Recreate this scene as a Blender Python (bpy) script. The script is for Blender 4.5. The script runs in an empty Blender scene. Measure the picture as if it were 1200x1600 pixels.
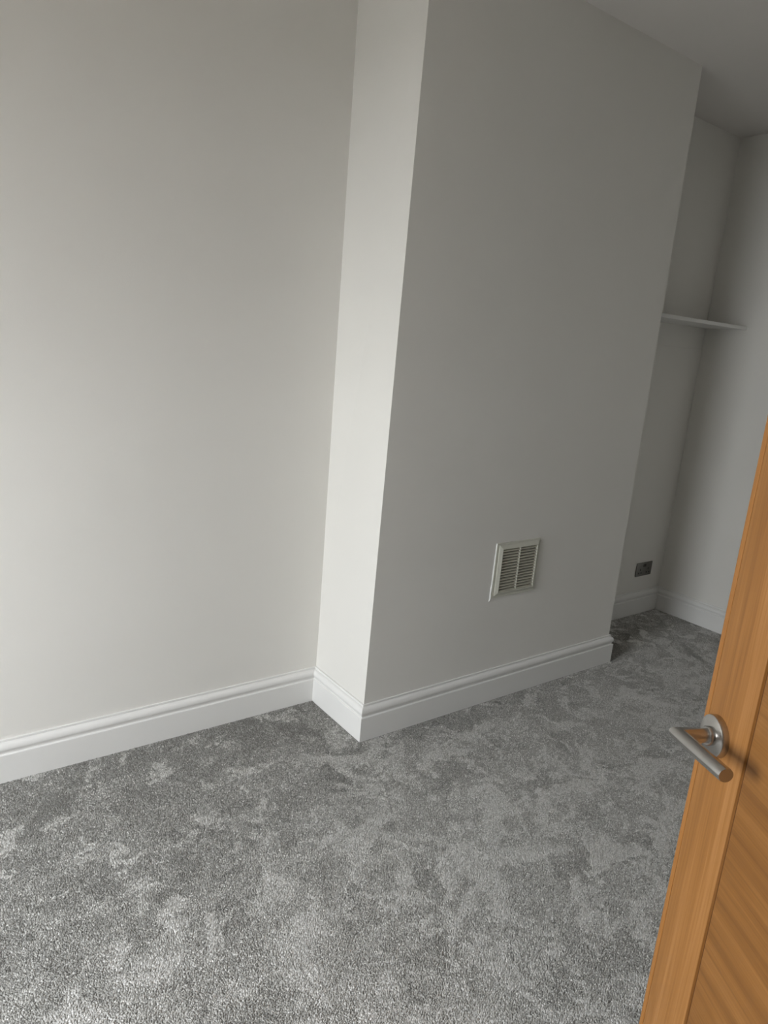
import bpy, bmesh, math
import numpy as np
from mathutils import Matrix, Vector
C = bpy.context.scene.collection
SC = bpy.context.scene

# ------------------------------------------------------------------ camera
F_PX, YAW, PITCH, ROLL = 1097.5, 0.6475, 0.2386, 0.0853
CAM = Vector((-1.3592, -1.8203, 1.4))
fw = Vector((math.sin(YAW)*math.cos(PITCH), math.cos(YAW)*math.cos(PITCH), -math.sin(PITCH)))
r0 = fw.cross(Vector((0, 0, 1))).normalized()
u0 = r0.cross(fw)
rt = r0*math.cos(ROLL) + u0*math.sin(ROLL)
up = -r0*math.sin(ROLL) + u0*math.cos(ROLL)
cd = bpy.data.cameras.new('camera')
cd.sensor_fit = 'VERTICAL'; cd.sensor_height = 36.0; cd.lens = 36.0*F_PX/1600.0
cd.clip_start = 0.02
cam = bpy.data.objects.new('camera', cd); C.objects.link(cam)
M = Matrix((rt, up, -fw)).transposed().to_4x4(); M.translation = CAM
cam.matrix_world = M
SC.camera = cam

# ------------------------------------------------------------------ light
EXPOSURE = 0.0
SKY = 43.5
SC.view_settings.view_transform = 'Standard'
SC.view_settings.look = 'None'
SC.view_settings.gamma = 1.0
SC.view_settings.use_curve_mapping = False
SC.view_settings.exposure = EXPOSURE
w = bpy.data.worlds.new('overcast_sky'); SC.world = w; w.use_nodes = True
nt = w.node_tree; nt.nodes.clear()
out = nt.nodes.new('ShaderNodeOutputWorld'); bg = nt.nodes.new('ShaderNodeBackground')
tc = nt.nodes.new('ShaderNodeTexCoord'); sx = nt.nodes.new('ShaderNodeSeparateXYZ')
rp = nt.nodes.new('ShaderNodeValToRGB')
rp.color_ramp.elements[0].position = 0.0; rp.color_ramp.elements[0].color = (0.36, 0.375, 0.385, 1)
rp.color_ramp.elements[1].position = 1.0; rp.color_ramp.elements[1].color = (0.95, 1.0, 1.06, 1)
nt.links.new(tc.outputs['Generated'], sx.inputs[0]); nt.links.new(sx.outputs['Z'], rp.inputs[0])
nt.links.new(rp.outputs[0], bg.inputs['Color']); bg.inputs['Strength'].default_value = SKY
nt.links.new(bg.outputs[0], out.inputs[0])
# window opening in the left-hand wall (outside the frame); the portal only guides sampling
WX, WY0, WY1, WZ0, WZ1 = -2.90, -1.33, -0.18, 0.78, 1.78
pl = bpy.data.lights.new('window_portal', 'AREA'); pl.shape = 'RECTANGLE'
pl.size = WZ1-WZ0; pl.size_y = WY1-WY0; pl.cycles.is_portal = True
po = bpy.data.objects.new('window_portal', pl); C.objects.link(po)
po.location = (WX-0.20, (WY0+WY1)/2, (WZ0+WZ1)/2); po.rotation_euler = (0, -math.pi/2, 0)

# ------------------------------------------------------------------ helpers
def link(name, me, mat, parent=None):
    o = bpy.data.objects.new(name, me); C.objects.link(o)
    if mat is not None: me.materials.append(mat)
    if parent is not None: o.parent = parent
    return o
def mesh(name, verts, faces, mat, parent=None, smooth=False):
    me = bpy.data.meshes.new(name); me.from_pydata([tuple(v) for v in verts], [], faces); me.update()
    bm = bmesh.new(); bm.from_mesh(me); bmesh.ops.recalc_face_normals(bm, faces=bm.faces); bm.to_mesh(me); bm.free()
    if smooth: me.polygons.foreach_set('use_smooth', [True]*len(me.polygons))
    return link(name, me, mat, parent)
def from_bm(name, bm, mat, parent=None, smooth_angle=None):
    bmesh.ops.recalc_face_normals(bm, faces=bm.faces)
    me = bpy.data.meshes.new(name); bm.to_mesh(me); bm.free()
    if smooth_angle is not None:
        me.polygons.foreach_set('use_smooth', [True]*len(me.polygons))
        me.set_sharp_from_angle(angle=math.radians(smooth_angle))
    return link(name, me, mat, parent)
def bm_box(x0, x1, y0, y1, z0, z1, bevel=0, seg=2):
    bm = bmesh.new()
    bmesh.ops.create_cube(bm, size=1)
    for v in bm.verts:
        v.co = Vector(((x0+x1)/2+v.co.x*(x1-x0), (y0+y1)/2+v.co.y*(y1-y0), (z0+z1)/2+v.co.z*(z1-z0)))
    if bevel: bmesh.ops.bevel(bm, geom=list(bm.edges), offset=bevel, segments=seg, profile=0.5, affect='EDGES')
    return bm
def box(name, b, mat, parent=None, bevel=0, seg=2):
    return from_bm(name, bm_box(*b, bevel=bevel, seg=seg), mat, parent, 40 if bevel else None)
def struct(o): o['kind'] = 'structure'; return o
def thing(o, label, cat, group=None):
    o['label'] = label; o['category'] = cat
    if group: o['group'] = group
    return o
def empty(name, loc, rotz=0):
    o = bpy.data.objects.new(name, None); C.objects.link(o); o.empty_display_size = 0.1
    o.location = loc; o.rotation_euler = (0, 0, rotz); return o

def mat_base(name):
    m = bpy.data.materials.new(name); m.use_nodes = True
    n = m.node_tree; b = n.nodes['Principled BSDF']; return m, n, b
def plain(name, col, rough=0.5, metal=0.0, spec=0.5):
    m, n, b = mat_base(name)
    b.inputs['Base Color'].default_value = (*col, 1); b.inputs['Roughness'].default_value = rough
    b.inputs['Metallic'].default_value = metal; b.inputs['Specular IOR Level'].default_value = spec
    return m
def ramp(n, stops):
    r = n.nodes.new('ShaderNodeValToRGB'); e = r.color_ramp.elements
    while len(e) < len(stops): e.new(0.5)
    for k, (p, c) in enumerate(stops): e[k].position = p; e[k].color = (*c, 1)
    return r

def paint(name, a, b2, rough=0.75, bump=0.10):
    """emulsion paint: faint roller texture and slow unevenness of the plaster"""
    m, n, b = mat_base(name)
    t = n.nodes.new('ShaderNodeTexCoord')
    big = n.nodes.new('ShaderNodeTexNoise'); big.inputs['Scale'].default_value = 2.3; big.inputs['Detail'].default_value = 4
    fine = n.nodes.new('ShaderNodeTexNoise'); fine.inputs['Scale'].default_value = 260; fine.inputs['Detail'].default_value = 3
    mid = n.nodes.new('ShaderNodeTexNoise'); mid.inputs['Scale'].default_value = 9; mid.inputs['Detail'].default_value = 5
    for q in (big, fine, mid): n.links.new(t.outputs['Object'], q.inputs['Vector'])
    r = ramp(n, [(0.3, a), (0.75, b2)]); n.links.new(big.outputs['Fac'], r.inputs[0]); n.links.new(r.outputs[0], b.inputs['Base Color'])
    b.inputs['Roughness'].default_value = rough; b.inputs['Specular IOR Level'].default_value = 0.25
    bp = n.nodes.new('ShaderNodeBump'); bp.inputs['Strength'].default_value = bump; bp.inputs['Distance'].default_value = 0.002
    bp2 = n.nodes.new('ShaderNodeBump'); bp2.inputs['Strength'].default_value = 0.12; bp2.inputs['Distance'].default_value = 0.012
    n.links.new(mid.outputs['Fac'], bp2.inputs['Height']); n.links.new(fine.outputs['Fac'], bp.inputs['Height'])
    n.links.new(bp2.outputs[0], bp.inputs['Normal']); n.links.new(bp.outputs[0], b.inputs['Normal'])
    return m
WALL = paint('wall_emulsion', (0.84, 0.82, 0.775), (0.86, 0.84, 0.795))
CEIL = paint('ceiling_emulsion', (0.88, 0.845, 0.81), (0.89, 0.855, 0.82), 0.85)
GLOSS = paint('skirting_satinwood', (0.86, 0.85, 0.825), (0.875, 0.865, 0.84), 0.38, 0.03)
PLAST = plain('cream_vent_plastic', (0.70, 0.69, 0.60), 0.42)
PLAST_L = plain('vent_slat_plastic', (0.62, 0.60, 0.50), 0.5)
WHITE_P = plain('white_caulk', (0.86, 0.86, 0.84), 0.5)
DARK = plain('dark_void', (0.16, 0.15, 0.12), 0.9)
NICKEL = plain('black_nickel', (0.21, 0.205, 0.19), 0.32, 0.85)
INSERT = plain('black_socket_insert', (0.012, 0.012, 0.012), 0.45)
ROCKER = plain('socket_rocker', (0.05, 0.048, 0.043), 0.35)
SATIN = plain('satin_nickel', (0.50, 0.485, 0.465), 0.26, 1.0)
GROUND = plain('outside_paving', (0.09, 0.085, 0.075), 0.9)
UPVC = plain('window_upvc', (0.8, 0.8, 0.8), 0.4)

def oak(name, c0, c1, c2, axis, scale=1.0):
    """oak veneer: grain stretched along one local axis, with fine dark pores"""
    m, n, b = mat_base(name)
    t = n.nodes.new('ShaderNodeTexCoord')
    def noise(sc, st, det, dist=0.0, off=0.0):
        mp = n.nodes.new('ShaderNodeMapping'); s = [sc, sc, sc]; s[axis] = sc*st
        mp.inputs['Scale'].default_value = s; mp.inputs['Location'].default_value = (off, off, off)
        q = n.nodes.new('ShaderNodeTexNoise'); q.inputs['Scale'].default_value = 1; q.inputs['Detail'].default_value = det
        q.inputs['Distortion'].default_value = dist
        n.links.new(t.outputs['Object'], mp.inputs[0]); n.links.new(mp.outputs[0], q.inputs['Vector']); return q
    band = noise(42*scale, 0.035, 4, 0.4); fine = noise(300*scale, 0.02, 3, 0.0, 3.1); slow = noise(5*scale, 0.25, 2, 0.0, 7.7)
    a1 = n.nodes.new('ShaderNodeMath'); a1.operation = 'MULTIPLY_ADD'; a1.inputs[1].default_value = 0.55
    a2 = n.nodes.new('ShaderNodeMath'); a2.operation = 'MULTIPLY_ADD'; a2.inputs[1].default_value = 0.35
    a3 = n.nodes.new('ShaderNodeMath'); a3.operation = 'MULTIPLY'; a3.inputs[1].default_value = 0.25
    n.links.new(slow.outputs['Fac'], a3.inputs[0])
    n.links.new(fine.outputs['Fac'], a2.inputs[0]); n.links.new(a3.outputs[0], a2.inputs[2])
    n.links.new(band.outputs['Fac'], a1.inputs[0]); n.links.new(a2.outputs[0], a1.inputs[2])
    r = ramp(n, [(0.36, c0), (0.58, c1), (0.80, c2)])
    n.links.new(a1.outputs[0], r.inputs[0]); n.links.new(r.outputs[0], b.inputs['Base Color'])
    b.inputs['Roughness'].default_value = 0.5; b.inputs['Specular IOR Level'].default_value = 0.4
    bp = n.nodes.new('ShaderNodeBump'); bp.inputs['Strength'].default_value = 0.12; bp.inputs['Distance'].default_value = 0.0008
    n.links.new(a1.outputs[0], bp.inputs['Height']); n.links.new(bp.outputs[0], b.inputs['Normal'])
    return m
OAK_V = oak('oak_vertical_grain', (0.19, 0.074, 0.016), (0.33, 0.142, 0.034), (0.46, 0.222, 0.075), 2)
OAK_H = oak('oak_horizontal_grain', (0.14, 0.052, 0.009), (0.265, 0.110, 0.022), (0.38, 0.172, 0.046), 0)
OAK_L = oak('oak_lipping', (0.26, 0.102, 0.021), (0.35, 0.147, 0.034), (0.41, 0.185, 0.050), 2)
OAK_D = plain('oak_groove', (0.12, 0.042, 0.007), 0.6)

# ------------------------------------------------------------------ room
D, W, R, H = 0.335, 1.415, 2.333, 2.545       # recess depth, breast width, right wall, ceiling
LX, LI, LW = 0.0234, -0.007, -0.0255          # the chimney breast leans a little, old walls
YF = -2.05                                    # wall with the doorway, behind the camera
DX0, DX1, DZ = -1.66, -0.87, 2.02             # doorway
T = 0.15
def hull(name, lo, hi, mat):                  # prism from bottom quad to top quad
    v = [(*p, 0) for p in lo] + [(*p, H) for p in hi]; k = len(lo)
    f = [tuple(range(k))[::-1], tuple(range(k, 2*k))] + [(i, (i+1) % k, k+(i+1) % k, k+i) for i in range(k)]
    return struct(mesh(name, v, f, mat))
struct(box('wall_back', (WX-T, R+T, D, D+T, 0, H), WALL))
hull('wall_chimney_breast', [(0, 0), (W, 0), (W, D+.05), (0, D+.05)], [(LX, 0), (W+LW, 0), (W+LW, D+.05), (LI, D+.05)], WALL)
struct(box('wall_right', (R, R+T, YF-T, D, 0, H), WALL))
def wall_with_hole(name, along, k0, k1, a0, a1, h0, h1, z0, z1, mat):
    bm = bmesh.new()
    def add(p0, p1, q0, q1):
        if p1-p0 < 1e-4 or q1-q0 < 1e-4: return
        b = bm_box(*((p0, p1, k0, k1) if along == 'x' else (k0, k1, p0, p1)), q0, q1)
        me = bpy.data.meshes.new('tmp'); b.to_mesh(me); b.free(); bm.from_mesh(me); bpy.data.meshes.remove(me)
    add(a0, h0, 0, H); add(h1, a1, 0, H); add(h0, h1, 0, z0); add(h0, h1, z1, H)
    return struct(from_bm(name, bm, mat))
wall_with_hole('wall_left', 'y', WX-0.25, WX, YF-T, D, WY0, WY1, WZ0, WZ1, WALL)
wall_with_hole('wall_front', 'x', YF-T, YF, WX, R, DX0, DX1, 0, DZ, WALL)
struct(box('ceiling', (WX-0.25, R+T, YF-T, D+T, H, H+0.1), CEIL))
# a plain landing beyond the doorway, behind the camera
struct(box('wall_landing', (-2.6, 0.6, YF-T-1.3, YF-T-1.2, 0, H), WALL))
struct(box('wall_landing_left', (-2.7, -2.6, YF-T-1.3, YF-T, 0, H), WALL))
struct(box('wall_landing_right', (0.6, 0.7, YF-T-1.3, YF-T, 0, H), WALL))
struct(box('ceiling_landing', (-2.7, 0.7, YF-T-1.3, YF-T, H, H+0.1), CEIL))
struct(box('ground', (-14, WX-0.25, -9, 7, -0.45, -0.35), GROUND))
# window frame and sill (outside the view)
wf = struct(empty('window_1', (WX-0.16, (WY0+WY1)/2, WZ0)))
hw = (WY1-WY0)/2; hh = WZ1-WZ0
for b in ((-.03, .03, -hw, -hw+.05, 0, hh), (-.03, .03, hw-.05, hw, 0, hh), (-.03, .03, -hw+.05, hw-.05, 0, .05),
          (-.03, .03, -hw+.05, hw-.05, hh-.05, hh)):
    box('window_frame', b, UPVC, wf, 0.004)
struct(box('trim_1', (WX-0.13, WX+0.03, WY0-.05, WY1+.05, WZ0-.03, WZ0), GLOSS, None, 0.005))

# skirting: torus board swept between mitred ends
def arc(cx, cz, rx, rz, a0, a1, k):
    return [(cx+rx*math.cos(math.radians(a0+(a1-a0)*i/k)), cz+rz*math.sin(math.radians(a0+(a1-a0)*i/k))) for i in range(k+1)]
HS = 0.1375
PROF = [(0, HS), (0.0050, HS), (0.0056, HS-.001), (0.0056, HS-.0048), (0.0040, HS-.0056), (0.0040, HS-.0082)]
PROF += arc(0.0045, 0.1120, 0.0135, 0.0168, 88, -12, 9)
PROF += [(0.0160, 0.1045), (0.0130, 0.1000), (0.0118, 0.0960), (0.0118, 0.0935), (0.0168, 0.0922), (0.0180, 0.0908), (0.0180, 0.0), (0, 0)]
def skirting(name, a, b, na, nb, n):
    """a,b: wall line ends (xy); n: inward normal; na,nb: shift of each end along a->b per metre of protrusion"""
    a = Vector(a); b = Vector(b); d = (b-a).normalized(); n = Vector(n); V = []; k = len(PROF)
    for (P, s) in ((a, na), (b, nb)):
        for (q, z) in PROF: e = P + n*q + d*(s*q); V.append((e.x, e.y, z))
    Fc = [(i, (i+1) % k, k+(i+1) % k, k+i) for i in range(k)] + [tuple(range(k)), tuple(range(k, 2*k))]
    me = bpy.data.meshes.new(name); me.from_pydata(V, [], Fc); me.update()
    bm = bmesh.new(); bm.from_mesh(me); return struct(from_bm(name, bm, GLOSS, None, 28))
skirting('baseboard_back', (WX, D), (0, D), 1, -1, (0, -1))
skirting('baseboard_breast_left', (0, D), (0, 0), 1, 1, (-1, 0))
skirting('baseboard_breast_front', (0, 0), (W, 0), -1, 1, (0, -1))
skirting('baseboard_breast_right', (W, 0), (W, D), -1, -1, (1, 0))
skirting('baseboard_alcove', (W, D), (R, D), 1, -1, (0, -1))
skirting('baseboard_right', (R, D), (R, YF), 1, -1, (-1, 0))
skirting('baseboard_left', (WX, YF), (WX, D), 1, -1, (1, 0))
skirting('baseboard_front', (R, YF), (DX1+.07, YF), 1, 0, (0, 1))
# door lining and architrave, behind the camera
box_l = [(DX0-.07, DX0, YF, YF+.018, 0, DZ+.07), (DX1, DX1+.07, YF, YF+.018, 0, DZ+.07), (DX0, DX1, YF, YF+.018, DZ, DZ+.07)]
for k, b in enumerate(box_l): struct(box('trim_%d' % (k+2), b, GLOSS, None, 0.004))

# ------------------------------------------------------------------ carpet
def carpet_material():
    m, n, b = mat_base('grey_carpet_pile')
    at = n.nodes.new('ShaderNodeAttribute'); at.attribute_name = 'tone'
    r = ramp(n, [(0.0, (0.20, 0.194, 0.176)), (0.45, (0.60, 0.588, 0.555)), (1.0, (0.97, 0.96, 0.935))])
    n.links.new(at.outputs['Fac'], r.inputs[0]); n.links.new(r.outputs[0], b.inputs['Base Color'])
    b.inputs['Roughness'].default_value = 0.75; b.inputs['Specular IOR Level'].default_value = 0.3
    b.inputs['Sheen Weight'].default_value = 0.25; b.inputs['Sheen Roughness'].default_value = 0.4
    return m
CARPET = carpet_material()
BACKING = plain('carpet_backing', (0.36, 0.355, 0.34), 0.95)
fl = struct(box('floor', (WX-.25, R+T, YF-T-1.3, D+T, -0.1, 0), BACKING))

rng = np.random.default_rng(7)
def lattice(x, y, seed):
    """value noise"""
    g = np.random.default_rng(seed).random((128, 128))
    xi = np.floor(x).astype(int); yi = np.floor(y).astype(int); fx = x-xi; fy = y-yi
    fx = fx*fx*(3-2*fx); fy = fy*fy*(3-2*fy); xi %= 128; yi %= 128; x1 = (xi+1) % 128; y1 = (yi+1) % 128
    return (g[xi, yi]*(1-fx)+g[x1, yi]*fx)*(1-fy) + (g[xi, y1]*(1-fx)+g[x1, y1]*fx)*fy
GX0, GY0, GS = -1.9, -1.9, 0.005               # raster of how the brushed pile lies
NX, NY = int((R+0.1-GX0)/GS), int((D+0.1-GY0)/GS)
LAY = np.full((NX, NY), -0.35)
for k in range(12500):
    """one sweep of foot or vacuum cleaner: a bent patch of pile pushed over one way"""
    cx, cy = GX0+rng.random()*(NX*GS), GY0+rng.random()*(NY*GS)
    big = rng.random() < 0.15
    ln = (0.05+0.10*rng.random())*(1.35 if big else 0.55); wd = ln*(0.09+0.25*rng.random())
    an = rng.normal(0.35, 0.85); bend = rng.normal(0, 2.6)
    front = 1/(1+math.exp((cy+0.40-0.30*(cx+0.6))/0.25))            # floor light painted in: more bright sweeps to the front, fewer back-left
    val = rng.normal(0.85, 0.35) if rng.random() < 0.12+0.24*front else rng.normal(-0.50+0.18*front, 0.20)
    i0, i1 = max(0, int((cx-ln-GX0)/GS)), min(NX, int((cx+ln-GX0)/GS)+1)
    j0, j1 = max(0, int((cy-ln-GY0)/GS)), min(NY, int((cy+ln-GY0)/GS)+1)
    if i1-i0 < 2 or j1-j0 < 2: continue
    qx = GX0+(np.arange(i0, i1)+.5)*GS-cx; qy = GY0+(np.arange(j0, j1)+.5)*GS-cy
    QX, QY = np.meshgrid(qx, qy, indexing='ij')
    a_ = QX*math.cos(an)+QY*math.sin(an); b_ = -QX*math.sin(an)+QY*math.cos(an)-bend*a_*a_
    rr = 1-np.sqrt((a_/ln)**2+(b_/wd)**2)
    al = np.clip(rr*(1.7+4.0*rng.random()), 0, 1)*(0.72+0.28*rng.random())
    LAY[i0:i1, j0:j1] = LAY[i0:i1, j0:j1]*(1-al)+val*al
def pile_lay(x, y):
    wx = (lattice(x*14, y*14, 1)-.5)*0.045+(lattice(x*45, y*45, 2)-.5)*0.022+(lattice(x*120, y*120, 6)-.5)*0.012
    wy = (lattice(x*14, y*14, 3)-.5)*0.045+(lattice(x*45, y*45, 4)-.5)*0.022+(lattice(x*120, y*120, 7)-.5)*0.012
    fx = np.clip((x+wx-GX0)/GS-.5, 0, NX-1.01); fy = np.clip((y+wy-GY0)/GS-.5, 0, NY-1.01)
    i = fx.astype(int); j = fy.astype(int); fx = fx-i; fy = fy-j
    v = (LAY[i, j]*(1-fx)+LAY[i+1, j]*fx)*(1-fy)+(LAY[i, j+1]*(1-fx)+LAY[i+1, j+1]*fx)*fy
    return np.clip(v+(lattice(x*9, y*14, 5)-.5)*0.35, -1, 1)
STEP = 0.0035
gx, gy = np.meshgrid(np.arange(-1.75, R-0.02, STEP), np.arange(-1.75, D-0.02, STEP), indexing='ij')
x = gx.ravel() + (rng.random(gx.size)-.5)*STEP*1.1; y = gy.ravel() + (rng.random(gx.size)-.5)*STEP*1.1
keep = ~((x > -0.023) & (x < W+0.023) & (y > -0.023))
az = np.degrees(np.arctan2(x-CAM.x, y-CAM.y))
keep &= (az > -14) & (az < 80)                 # only the stretch of floor the photograph takes in, with a margin
keep &= ((x-CAM.x)*fw.x+(y-CAM.y)*fw.y) > 0.72
x = x[keep]; y = y[keep]; n_t = len(x)
lay = pile_lay(x, y)
hgt = 0.0045*(0.85+0.3*rng.random(n_t))
# bright swirls lean away from the window, dark ones towards the camera
dirx = 0.80; diry = 0.60
lean = 0.0022*lay
jx = (rng.random(n_t)-.5)*0.0026; jy = (rng.random(n_t)-.5)*0.0026
tipx = x+lean*dirx+jx; tipy = y+lean*diry+jy
rad = STEP*0.95*(0.85+0.3*rng.random(n_t)); ang = rng.random(n_t)*2*math.pi
V = np.empty((n_t, 4, 3), np.float32)
for k in range(3):
    V[:, k, 0] = x+rad*np.cos(ang+k*2.0944); V[:, k, 1] = y+rad*np.sin(ang+k*2.0944); V[:, k, 2] = 0.0
V[:, 3, 0] = tipx; V[:, 3, 1] = tipy; V[:, 3, 2] = hgt
base = np.arange(n_t, dtype=np.int32)[:, None]*4
Tq = np.stack([base+np.array([0, 1, 3]), base+np.array([1, 2, 3]), base+np.array([2, 0, 3])], 1).reshape(-1)
me = bpy.data.meshes.new('carpet_pile')
me.vertices.add(n_t*4); me.vertices.foreach_set('co', V.ravel())
me.loops.add(n_t*9); me.loops.foreach_set('vertex_index', Tq.astype(np.int32))
me.polygons.add(n_t*3); me.polygons.foreach_set('loop_start', np.arange(0, n_t*9, 3, dtype=np.int32))
me.update(calc_edges=True)
front_light = 1/(1+np.exp((y+0.33-0.28*(x+0.6))/0.24))  # fall of light over the floor, painted into the tuft colour
fleck = rng.random(n_t) < np.clip(0.22+0.34*lay+0.10*front_light, 0.03, 0.9)   # pale fibre flecks, denser where the painted light is brighter
tone = np.clip(0.21+0.25*front_light+(0.20+0.08*front_light)*lay+(rng.random(n_t)-.5)*0.34+fleck*(0.26+0.22*rng.random(n_t)), 0, 1)  # light and shade of the swirls is painted into the tone too
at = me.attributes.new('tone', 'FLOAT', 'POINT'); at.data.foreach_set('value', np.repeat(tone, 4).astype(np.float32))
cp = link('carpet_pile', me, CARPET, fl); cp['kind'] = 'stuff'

# ------------------------------------------------------------------ louvred wall vent
vx0, vx1, vz0, vz1 = 0.575, 0.823, 0.450, 0.676
vent = thing(empty('wall_vent', (vx0, 0, vz0)), 'cream plastic louvred air vent set low on the chimney breast', 'vent')
vw, vh = vx1-vx0, vz1-vz0
def ring(name, rects, mat, parent, smooth=None):
    """nested rectangles (x0,x1,z0,z1,depth) joined into one moulding"""
    V = []; Fc = []
    for (a, b, c, d, q) in rects: V += [(a, -q, c), (b, -q, c), (b, -q, d), (a, -q, d)]
    for i in range(len(rects)-1):
        for k in range(4): Fc.append((4*i+k, 4*i+(k+1) % 4, 4*i+4+(k+1) % 4, 4*i+4+k))
    return mesh(name, V, Fc, mat, parent)
ox0, ox1, oz0, oz1 = 0.031, vw-0.021, 0.024, vh-0.025      # louvre opening
ring('flange', [(0, vw, 0, vh, 0), (0.0005, vw-.0005, .0005, vh-.0005, 0.005), (0.013, vw-.008, .010, vh-.008, 0.005)], PLAST, vent)
ring('frame', [(0.013, vw-.008, .010, vh-.008, 0.0045), (0.0135, vw-.0085, .0105, vh-.0085, 0.007), (ox0-.003, ox1+.003, oz0-.003, oz1+.003, 0.012),
               (ox0, ox1, oz0, oz1, 0.012), (ox0, ox1, oz0, oz1, 0.001)], PLAST, vent)
mesh('backing', [(ox0, -.001, oz0), (ox1, -.001, oz0), (ox1, -.001, oz1), (ox0, -.001, oz1)], [(0, 1, 2, 3)], DARK, vent)
cxm = (ox0+ox1)/2
box('mullion', (cxm-.0015, cxm+.0015, -.0110, -.002, oz0, oz1), PLAST, vent)
NS = 15; pitch = (oz1-oz0)/NS; slat = None
hwid = (cxm-.0015)-ox0
SL = .0034; SR = pitch*.34                    # slat lip height, rise towards the back
sv = [(0, -.0105, 0.0), (hwid, -.0105, 0), (hwid, -.0105, SL), (0, -.0105, SL), (0, -.002, SR), (hwid, -.002, SR), (hwid, -.002, SR+.0016), (0, -.002, SR+.0016)]
sf = [(0, 1, 2, 3), (4, 5, 6, 7), (0, 1, 5, 4), (3, 2, 6, 7), (0, 3, 7, 4), (1, 2, 6, 5)]
for i in range(NS):
    for xx in (ox0, cxm+.0015):
        if slat is None: slat = mesh('slat', sv, sf, PLAST_L, vent); s = slat
        else: s = slat.copy(); C.objects.link(s); s.parent = vent
        s.location = (xx, 0, oz0+pitch*i+.0015)
# old caulk and paint left down the edge of the flange
cb = bmesh.new()
pts = [(0.0, vh, .0035), (-.001, vh*.6, .004), (-.001, vh*.25, .004), (-.002, .05, .0045), (-.0035, .02, .006), (-.002, .0, .006), (-.005, -.012, .003)]
rows = []
for (a, z, q) in pts:
    q *= .72
    rows.append([cb.verts.new((a-q*.3, 0.0, z)), cb.verts.new((a-q*.2, -q*.7, z)), cb.verts.new((a+q*.1, -q*1.2, z)), cb.verts.new((a+q*.3, 0, z))])
for i in range(len(rows)-1):
    for k in range(4): cb.faces.new((rows[i][k], rows[i][(k+1) % 4], rows[i+1][(k+1) % 4], rows[i+1][k]))
cb.faces.new(rows[0]); cb.faces.new(rows[-1])
cq = from_bm('caulk_bead', cb, WHITE_P, vent); cq['label'] = 'white bead of old caulk down the left edge'

# ------------------------------------------------------------------ double socket in the alcove
sx0, sz0, sw, sh = 2.0735, 0.2263, 0.146, 0.080
sock = thing(empty('wall_socket', (sx0, D, sz0)), 'dark metal double power socket low on the alcove wall', 'socket')
from_bm('face_plate', bm_box(0, sw, -.006, 0, 0, sh, bevel=.0025), NICKEL, sock, 40)
for gx_ in (0.036, 0.110):
    o = box('socket_insert', (gx_-.021, gx_+.021, -.0068, -.005, .010, .052), NICKEL, sock, .0006, 1)
    for (dx, dz, ww, hh_) in ((0, .040, .0065, .0125), (-.0110, .0195, .0095, .0085), (.0110, .0195, .0095, .0085)):
        box('pin_slot', (gx_+dx-ww/2, gx_+dx+ww/2, -.0072, -.0055, dz-hh_/2, dz+hh_/2), INSERT, o)
for gx_ in (0.066, 0.080):
    rk = bm_box(gx_-.0055, gx_+.0055, -.0085, -.005, .053, .071, bevel=.001, seg=1)
    from_bm('rocker_switch', rk, ROCKER, sock, 40)

# ------------------------------------------------------------------ alcove shelf
shf = thing(box('alcove_shelf', (W+LW*.65, R, 0.113, D, 1.606, 1.6235), GLOSS, None, .0015, 1),
            'thin white painted shelf board across the alcove', 'shelf')
# painted-over line of filler where an older shelf was fixed
pr = bmesh.new(); prev = None; q0 = np.random.default_rng(3)
for i in range(22):
    xx = 1.42 + (R-1.42)*i/21; zz = 1.492+(q0.random()-.5)*.006; e = .0005+q0.random()*.0009; tz = .004
    cur = [pr.verts.new((xx, D, zz-tz)), pr.verts.new((xx, D-e, zz)), pr.verts.new((xx, D, zz+tz))]
    if prev:
        for k in range(2): pr.faces.new((prev[k], cur[k], cur[k+1], prev[k+1]))
    prev = cur
struct(from_bm('trim_5', pr, WALL))

# ------------------------------------------------------------------ oak door
TH = math.radians(32)                         # local +x runs from the free edge to the hinge
ZH = 0.93
uvec = Vector((-math.sin(TH), -math.cos(TH), 0)); nvec = Vector((-math.cos(TH), math.sin(TH), 0))
ROSE = Vector((-1.3592, -1.8203, 1.4))
dpx = ((1121-600)/F_PX)*rt - ((1150-800)/F_PX)*up + fw
ROSE = CAM + dpx*((ZH-1.4)/dpx.z)
BACK, STILE, DW, DTH, DHT = 0.0395, 0.106, 0.762, 0.040, 1.981
org = ROSE - uvec*BACK; org.z = 0.012
door = struct(empty('door_1', org))
# local axes: x = uvec, y = -nvec (into the leaf), z up
door.matrix_world = Matrix(((uvec.x, -nvec.x, 0, org.x), (uvec.y, -nvec.y, 0, org.y), (0, 0, 1, org.z), (0, 0, 0, 1)))
door['label'] = 'open oak panel door with a metal lever handle'
G = 0.0055
box('stile', (0.0105, STILE-G, 0, DTH, 0, DHT), OAK_V, door, .0022, 2)
box('stile', (DW-STILE+G, DW, 0, DTH, 0, DHT), OAK_V, door, .0022, 2)
lip = box('lipping', (0, 0.0098, .0005, DTH-.0008, 0, DHT), OAK_L, door, .0015, 2)
npan = 1; ph = DHT/npan
for i in range(npan):
    box('panel', (STILE, DW-STILE, 0, DTH, ph*i+G/2, ph*(i+1)-G/2), OAK_H, door, .0022, 2)
box('core', (0.01, DW-0.01, .004, DTH-.004, 0.003, DHT-.003), OAK_D, door)
zl = ZH-org.z
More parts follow.
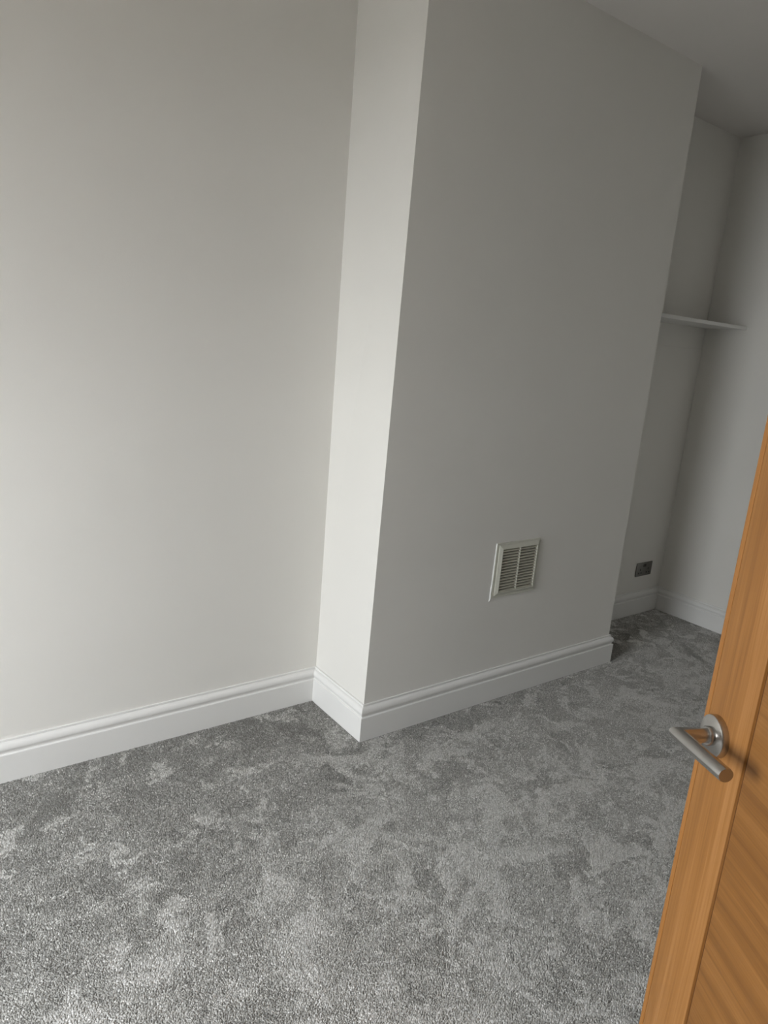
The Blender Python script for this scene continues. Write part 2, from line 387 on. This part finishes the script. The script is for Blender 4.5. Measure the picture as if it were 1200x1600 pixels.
# lever handle: rose, collar, neck and mitred round bar
def rev(name, prof, mat, parent, seg=40):
    """turned about local y through (BACK, ., zl); prof = (radius, distance out of the face)"""
    V = []; k = len(prof)
    for i in range(seg):
        a = 2*math.pi*i/seg
        for (r_, q) in prof: V.append((BACK+r_*math.cos(a), -q, zl+r_*math.sin(a)))
    Fc = [(i*k+j, ((i+1) % seg)*k+j, ((i+1) % seg)*k+j+1, i*k+j+1) for i in range(seg) for j in range(k-1)]
    me = bpy.data.meshes.new(name); me.from_pydata(V, [], Fc); me.update()
    bm = bmesh.new(); bm.from_mesh(me); bmesh.ops.remove_doubles(bm, verts=bm.verts, dist=1e-6)
    return from_bm(name, bm, mat, parent, 35)
NL, LL, BR = 0.053, 0.104, 0.0096            # neck length, lever length, bar radius
def lever():
    bm = bmesh.new(); seg = 28; rise = 0.010
    def loop(c, ax1, ax2, r_): return [bm.verts.new(c+ax1*(r_*math.cos(2*math.pi*i/seg))+ax2*(r_*math.sin(2*math.pi*i/seg))) for i in range(seg)]
    X, Y, Z = Vector((1, 0, 0)), Vector((0, 1, 0)), Vector((0, 0, 1))
    def p(xo, q, zo): return Vector((BACK+xo, -q, zl+zo))
    L = []
    L.append(loop(p(0, .010, 0), X, Z, BR))
    L.append(loop(p(0, NL-BR-.003, 0), X, Z, BR))
    # mitre: plane at 45 degrees, so the bar keeps its section round the corner
    L.append([bm.verts.new(p(0, NL, 0)+X*(BR*math.cos(2*math.pi*i/seg))+Z*(BR*math.sin(2*math.pi*i/seg))+Y*(BR*math.cos(2*math.pi*i/seg))) for i in range(seg)])
    t = Vector((LL, 0.004, rise)).normalized()
    for s_ in (.25, .5, .75, .97, 1.0):
        rr = BR*(1.0 if s_ < .99 else .93)
        c = p(0, NL, 0)+Vector((LL*s_, 0.004*s_, rise*s_))
        L.append([bm.verts.new(c+Y*(rr*math.cos(2*math.pi*i/seg))+Z*(rr*math.sin(2*math.pi*i/seg))) for i in range(seg)])
    for a, b in zip(L[:-1], L[1:]):
        for i in range(seg): bm.faces.new((a[i], a[(i+1) % seg], b[(i+1) % seg], b[i]))
    bm.faces.new(L[0]); bm.faces.new(L[-1])
    return bm
hnd = from_bm('lever_handle', lever(), SATIN, door, 32); hnd['label'] = 'satin metal lever bent back along the door'
rev('rose', [(0.0, 0.0), (0.028, 0.0), (0.028, .0075), (0.0273, .0092), (0.0258, .0100), (0.0, .0100)], SATIN, hnd)
rev('collar', [(0.0, .009), (0.0128, .009), (0.0128, .0150), (0.0118, .0165), (0.0, .0165)], SATIN, hnd)
